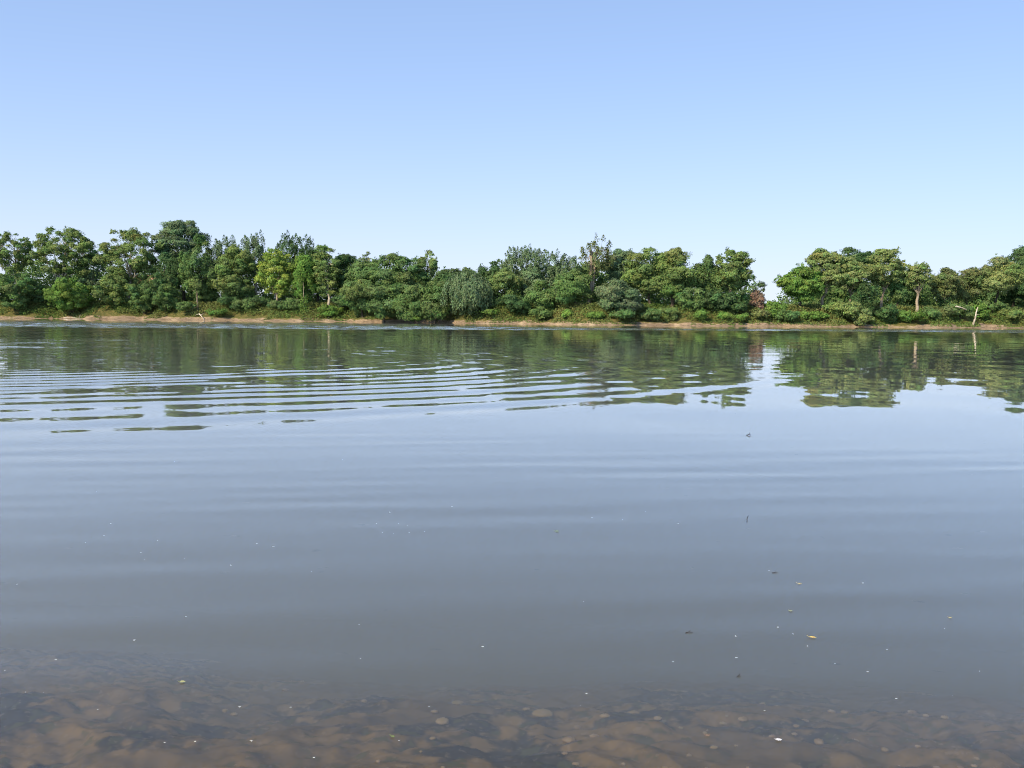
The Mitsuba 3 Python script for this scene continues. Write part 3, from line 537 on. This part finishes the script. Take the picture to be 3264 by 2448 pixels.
# dark wood behind the front trees, one mass
rng = np.random.default_rng(77)
n = 1700
bx = np.concatenate([rng.uniform(-165, 61, n), rng.uniform(79, 150, n // 3), rng.uniform(61, 79, 30)])
bs = rng.uniform(22, 60, len(bx))
top = np.interp(bx, [-170, -125, -90, -45, -20, 0, 40, 58, 63, 76, 80, 100, 150], [17, 15, 19, 16, 12, 14, 15, 12, 4.8, 4.8, 11, 11, 14])
bz = 4.2 + rng.uniform(0, 1, len(bx)) ** 1.2 * np.maximum(top - 3.5, 1.2)
C = np.stack([bx, shore(bx) + bs, bz], 1)
off = unit(rng.normal(size=(len(C), 70, 3))) * rng.uniform(0.4, 1, (len(C), 70, 1)) * [2.4, 2.2, 1.9]
P = (C[:, None] + off).reshape(-1, 3)
P = P[P[:, 2] > 3.4]
leaf_mesh('background_woodland', rng, P, rng.normal(size=P.shape) + [0, -0.5, 0.8], 0.40, PALETTE['M'])
labels['background_woodland'] = {'label': 'dark mass of further woodland seen between the front trunks', 'category': 'woodland', 'kind': 'stuff'}

# weeds and grass on the slope
n = 120000
gx = rng.uniform(-160, 150, n)
gs = rng.uniform(0.9, 16, n)
gy = shore(gx) + gs
keep = fbm(np.stack([gx * 0.3, gy * 0.3, gx * 0], -1), 3, 41) + 0.05 * np.minimum(gs - 3.3 + 1.7 * step(-30, 0, gx), 4) > 0.5
gx, gy, gs = gx[keep], gy[keep], gs[keep]
gz = bank_height(gx, gy)
P = np.stack([gx, gy, gz + rng.uniform(0.0, 1.4, len(gx)) * np.clip((gs - 1.6) * 0.35, 0.1, 1)], 1)
mixc = noise(np.stack([gx * 0.15, gy * 0.2, gx * 0], -1), 44)[:, None]
col = np.array([0.110, 0.185, 0.050]) * (1 - mixc) + np.array([0.19, 0.22, 0.08]) * mixc
leaf_mesh('bank_weeds', rng, P, rng.normal(size=P.shape) + [0, -0.4, 0.8], 0.26, col, slim=0.45)
labels['bank_weeds'] = {'label': 'low weeds and grass covering the slope above the mud beach', 'category': 'undergrowth', 'kind': 'stuff'}

# ------------------------------------------------------------------ snags, driftwood, house
def snag(label, pts, r0, r1, mat, extra=()):
    key = thing('dead_trunk', label, 'dead tree')
    pts = np.array(pts, np.double)
    pts[0, 2] = ground(pts[0, 0], pts[0, 1]) - 0.2
    t = np.linspace(0, 1, 9)
    line = np.stack([np.interp(t, np.linspace(0, 1, len(pts)), pts[:, k]) for k in range(3)], 1)
    line[1:-1, 0] += np.random.default_rng(len(label)).normal(0, 0.06, 7)
    scene[f'{key}__trunk'] = mikit.ply(join([tube(line, np.linspace(r0, r1, 9), 8)]), mat, smooth=True)
    for e in extra:
        k2 = key_part(key, 'branch')
        scene[k2] = mikit.ply(tube(curve(np.array(e[0], np.double), np.array(e[1], np.double), 0.2), np.linspace(e[2], e[2] * 0.3, 4), 5), mat, smooth=True)

def key_part(key, part):
    k, c = f'{key}__{part}', 1
    while k in scene:
        k = f'{key}__{part}_{c:03d}'
        c += 1
    return k

snag('thin grey snag standing alone on the left beach', [(-89.2, 262.5, 0), (-89.3, 262.5, 9.0)], 0.22, 0.12, 'bark_pale', [((-89.2, 262.5, 6.5), (-90.6, 262.6, 8.4), 0.08)])
snag('pale ivied snag with a pointed top near the right end of the left beach', [(-57.1, 253.6, 0), (-57.3, 253.6, 10.6)], 0.24, 0.05, 'bark_pale')
snag('broken white trunk on the beach near the right edge', [(111.2, 223.6, 0), (111.6, 223.6, 2.2), (112.2, 223.6, 5.0)], 0.27, 0.12, 'bark_white', [((111.5, 223.6, 2.6), (112.5, 223.4, 3.3), 0.08)])
rng = np.random.default_rng(5)
t = rng.uniform(0, 1, 500)
leaf_mesh('dead_trunk_001__vine', rng, np.array([-57.1, 253.4, 1.0]) + t[:, None] * [0, 0, 5.2] + rng.normal(size=(500, 3)) * [0.5, 0.4, 0.3], rng.normal(size=(500, 3)) + [0, -0.8, 0.3], 0.22, PALETTE['E'])

def log(label, a, b, r0, r1, mat, twigs=()):
    key = thing('driftwood_log', label, 'driftwood')
    a, b = np.array(a, np.double), np.array(b, np.double)
    line = curve(a, b, 0.12, 6)
    scene[f'{key}__stem'] = mikit.ply(tube(line, np.linspace(r0, r1, 6), 8), mat, smooth=True)
    for p, q, r in twigs:
        scene[key_part(key, 'branch')] = mikit.ply(tube(curve(np.array(p, np.double), np.array(q, np.double), 0.15), np.linspace(r, r * 0.3, 4), 5), mat, smooth=True)

def onbank(x, s, dz=0.1):
    y = shore(np.array([x]))[0].item() + s
    return [x, y, ground(x, y) + dz]

log('slanting white log propped in the bushes of the right wood', (106.4, 222.6, 5.1), (109.1, 222.9, 4.3), 0.20, 0.11, 'bark_white')
log('forked white root at the foot of the thin grey snag', onbank(-87.6, 3.2, 0.9), onbank(-85.4, 1.2, 0.05), 0.14, 0.08, 'bark_white', [(onbank(-87.4, 3.1, 0.85), onbank(-88.6, 3.0, 0.5), 0.10), (onbank(-87.0, 2.8, 0.75), onbank(-85.6, 3.0, 0.9), 0.07)])
log('grey driftwood lying at the waterline of the left beach', onbank(-127, 0.9, 0.08), onbank(-121.5, 0.7, 0.05), 0.12, 0.06, 'bark_white', [(onbank(-122.5, 0.8, 0.1), onbank(-122.0, 0.9, 1.1), 0.08), (onbank(-122.4, 0.8, 0.6), onbank(-121.5, 0.9, 0.9), 0.05)])
log('pale log lying across the shade behind the thin grey snag', (-90.5, 268, 5.0), (-86, 268.5, 4.8), 0.18, 0.1, 'bark_white')
log('small bleached branches on the mud where the left beach ends', onbank(-52, 1.5, 0.1), onbank(-47.5, 1.0, 0.08), 0.1, 0.05, 'bark_pale', [(onbank(-50, 1.3, 0.1), onbank(-49.2, 1.2, 0.7), 0.05)])

hx, hy, hz = -131.0, 334.0, 4.2
key = thing('brick_house', 'pinkish brown house glimpsed through the big round sycamore', 'house')
def block(x0, x1, y0, y1, z0, z1):
    v = np.array([[x, y, z] for x in (x0, x1) for y in (y0, y1) for z in (z0, z1)], np.double)
    f = np.array([[0, 1, 3], [0, 3, 2], [4, 6, 7], [4, 7, 5], [0, 4, 5], [0, 5, 1], [2, 3, 7], [2, 7, 6], [0, 2, 6], [0, 6, 4], [1, 5, 7], [1, 7, 3]])
    return v, f
scene[f'{key}__wall'] = mikit.ply(block(hx - 7, hx + 7, hy, hy + 9, hz - 0.5, hz + 7.4), 'wall_mat')
gable = np.array([[hx - 7.6, hy - 0.6, hz + 7.4], [hx + 7.6, hy - 0.6, hz + 7.4], [hx + 7.6, hy + 9.6, hz + 7.4], [hx - 7.6, hy + 9.6, hz + 7.4], [hx - 7.6, hy + 4.5, hz + 11.5], [hx + 7.6, hy + 4.5, hz + 11.5]])
scene[f'{key}__roof'] = mikit.ply((gable, np.array([[0, 1, 5], [0, 5, 4], [2, 3, 4], [2, 4, 5], [1, 2, 5], [3, 0, 4], [0, 3, 2], [0, 2, 1]])), 'brick_mat')
scene[f'{key}__roof__chimney'] = mikit.ply(block(hx + 3, hx + 4.2, hy + 3.6, hy + 4.8, hz + 9.5, hz + 13), 'brick_mat')
for j, (wx, wz) in enumerate([(-4.5, 4.6), (0, 4.6), (4.5, 4.6), (-4.5, 1.2), (4.5, 1.2)]):
    scene[key_part(key, 'window')] = mikit.ply(block(hx + wx - 0.6, hx + wx + 0.6, hy - 0.05, hy + 0.2, hz + wz, hz + wz + 1.7), 'dark_glass')

# ------------------------------------------------------------------ floating bits and stones close to the camera
def wz(x, y):
    return water_height(np.array([x]), np.array([y]))[0].item()

def blob(rng, r, flat, n=9):
    a = np.arange(n) * 2 * np.pi / n
    q = 1 + 0.3 * rng.normal(size=n).clip(-1, 1)
    rim = np.stack([np.cos(a) * q * r, np.sin(a) * q * r, np.zeros(n)], 1)
    mid = rim * [0.6, 0.6, 0] + [0, 0, r * flat]
    v = np.vstack([rim, mid, [[0, 0, r * flat * 1.25]]])
    i = np.arange(n)
    j = (i + 1) % n
    return v, np.vstack([np.stack([i, j, j + n], 1), np.stack([i, j + n, i + n], 1), np.stack([i + n, j + n, np.full(n, 2 * n)], 1)])

rng = np.random.default_rng(9)
for (x, y) in FOAM:
    key = thing('foam_speck', 'tiny white foam speck floating on the water', 'foam', 'white foam specks scattered over the near water')
    v, f = blob(rng, rng.uniform(0.0018, 0.0040) * (0.75 + 0.05 * y), 0.35)
    v = v * [1.5, 1, 1]
    scene[key] = mikit.ply((v + [x, y, wz(x, y) + 0.001], f), 'foam_mat', smooth=True)

def floating_leaf(name, label, cat, x, y, L, W, ang, mat):
    key = thing(name, label, cat)
    t = np.linspace(-1, 1, 9)
    w = W * (1 - np.abs(t) ** 1.8) * (1 - 0.25 * t) + W * 0.04
    mid = np.stack([t * L, 0 * t, 0.05 * L * t * t + 0.003], 1)
    l, r = mid + np.stack([0 * t, w, 0.22 * w], 1), mid + np.stack([0 * t, -w, 0.22 * w], 1)
    v = np.vstack([l, mid, r])
    i = np.arange(8)
    f = np.vstack([np.stack(s, 1) for s in ((i, i + 9, i + 10), (i, i + 10, i + 1), (i + 9, i + 18, i + 19), (i + 9, i + 19, i + 10))])
    c, s = math.cos(ang), math.sin(ang)
    v = v @ np.array([[c, s, 0], [-s, c, 0], [0, 0, 1]]) + [x, y, wz(x, y) + 0.001]
    scene[f'{key}__blade'] = mikit.ply((v, f), mat, smooth=True)
    a = np.array([-L, 0, 0.05 * L + 0.004])
    st = tube(curve(a, a + [-0.45 * L, 0.08 * L, 0.004], 0.002, 4), np.full(4, 0.0011), 5)
    scene[f'{key}__stalk'] = mikit.ply((st[0] @ np.array([[c, s, 0], [-s, c, 0], [0, 0, 1]]) + [x, y, wz(x, y) + 0.001], st[1]), mat, smooth=True)

floating_leaf('floating_leaf', 'bright yellow leaf floating on the right of the near water', 'leaf', 1.617, 4.822, 0.020, 0.011, -0.25, 'yellow_leaf_mat')
floating_leaf('floating_leaf', 'small yellow leaf floating further out than the bright yellow one', 'leaf', 1.860, 5.833, 0.014, 0.008, -0.6, 'yellow_leaf_mat')
floating_leaf('floating_leaf', 'curled white leaf or feather, the brightest speck at the bottom right', 'leaf', 1.090, 3.614, 0.013, 0.010, 0.1, 'foam_mat')
floating_leaf('floating_leaf', 'pale olive leaf floating at the lower left above the brown mud', 'leaf', -1.510, 4.152, 0.014, 0.011, 0.2, 'olive_leaf_mat')
floating_leaf('floating_leaf', 'green leaf floating in the middle of the near water', 'leaf', 0.369, 7.239, 0.020, 0.012, 0.4, 'green_leaf_mat')
floating_leaf('floating_leaf', 'brownish leaf floating left of the bright yellow leaf', 'leaf', 1.636, 5.275, 0.011, 0.007, 0.1, 'olive_leaf_mat')
floating_leaf('floating_leaf', 'tan leaf floating close to the right edge of the near water', 'leaf', 2.519, 5.170, 0.012, 0.006, 0.2, 'yellow_leaf_mat')
floating_leaf('floating_leaf', 'rosy brown leaf floating over the stones at the bottom right', 'leaf', 0.810, 3.650, 0.010, 0.006, 0.1, 'brown_mat')
floating_leaf('floating_leaf', 'greenish leaf floating over the mud at the bottom left', 'leaf', -0.47, 3.62, 0.010, 0.006, -0.4, 'green_leaf_mat')

def twig(label, x, y, line, r):
    key = thing('floating_twig', label, 'twig')
    L = np.array(line, np.double) + [x, y, wz(x, y) + r * 0.5]
    scene[f'{key}__stem'] = mikit.ply(tube(L, np.linspace(r, r * 0.5, len(L)), 6), 'twig_mat', smooth=True)
    m = L[len(L) // 2]
    scene[f'{key}__side_shoot'] = mikit.ply(tube(curve(m, m + [0.5 * r * 6, 0.4 * r * 6, r * 4], 0, 4), np.linspace(r * 0.7, r * 0.3, 4), 5), 'twig_mat', smooth=True)

twig('dark twig afloat far out on the calm water at the right', 3.465, 13.40, [(-0.035, 0, 0), (0, 0, 0.012), (0.035, 0.02, 0.006)], 0.007)
twig('dark twig poking up out of the water and mirrored in it', 2.010, 7.75, [(-0.006, 0, -0.03), (0.0, 0, 0.012), (0.006, 0, 0.026)], 0.004)
twig('short dark twig afloat right of the middle of the near water', 0.970, 4.884, [(-0.02, 0, 0), (0, 0.004, 0.003), (0.02, 0, 0)], 0.0025)
twig('tiny dark twig over the murky stones right of the middle', 1.090, 4.277, [(-0.009, 0, 0), (0, 0.003, 0.003), (0.009, 0, 0)], 0.0025)
twig('slender pale grey stick afloat up from the yellow leaves', 1.776, 6.093, [(-0.02, 0, 0), (0, 0.002, 0.003), (0.02, 0, 0)], 0.0025)

def stone_mesh(rng, r):
    import trimesh
    s = trimesh.creation.icosphere(subdivisions=2)
    v = s.vertices * (1 + 0.5 * (fbm(s.vertices * 1.3 + rng.uniform(0, 50), 3)[:, None] - 0.5))
    return v * r * np.array([rng.uniform(0.9, 1.5), rng.uniform(0.8, 1.2), rng.uniform(0.35, 0.6)]), s.faces

rng = np.random.default_rng(15)
more = []
for q in range(60):
    ang = rng.integers(0, 9)
    bxy = [(0.2, 3.7), (0.65, 3.55), (1.0, 3.75), (1.55, 3.9), (1.9, 3.7), (0.95, 4.2), (1.3, 4.3), (-0.4, 3.75), (1.6, 3.45)][ang]
    more.append((bxy[0] + rng.normal() * 0.13, bxy[1] + rng.normal() * 0.12, rng.uniform(0.007, 0.017)))
for (x, y, r) in STONES + more:
    key = thing('river_stone', 'pale stone lying on the muddy bed under the shallow water', 'stone', 'stones on the river bed near the bank')
    v, f = stone_mesh(rng, r * 0.8)
    z = bed_height(np.array([x]), np.array([y]))[0].item()
    scene[key] = mikit.ply((v + [x, y, z + r * 0.25], f), 'stone_mat', smooth=True)
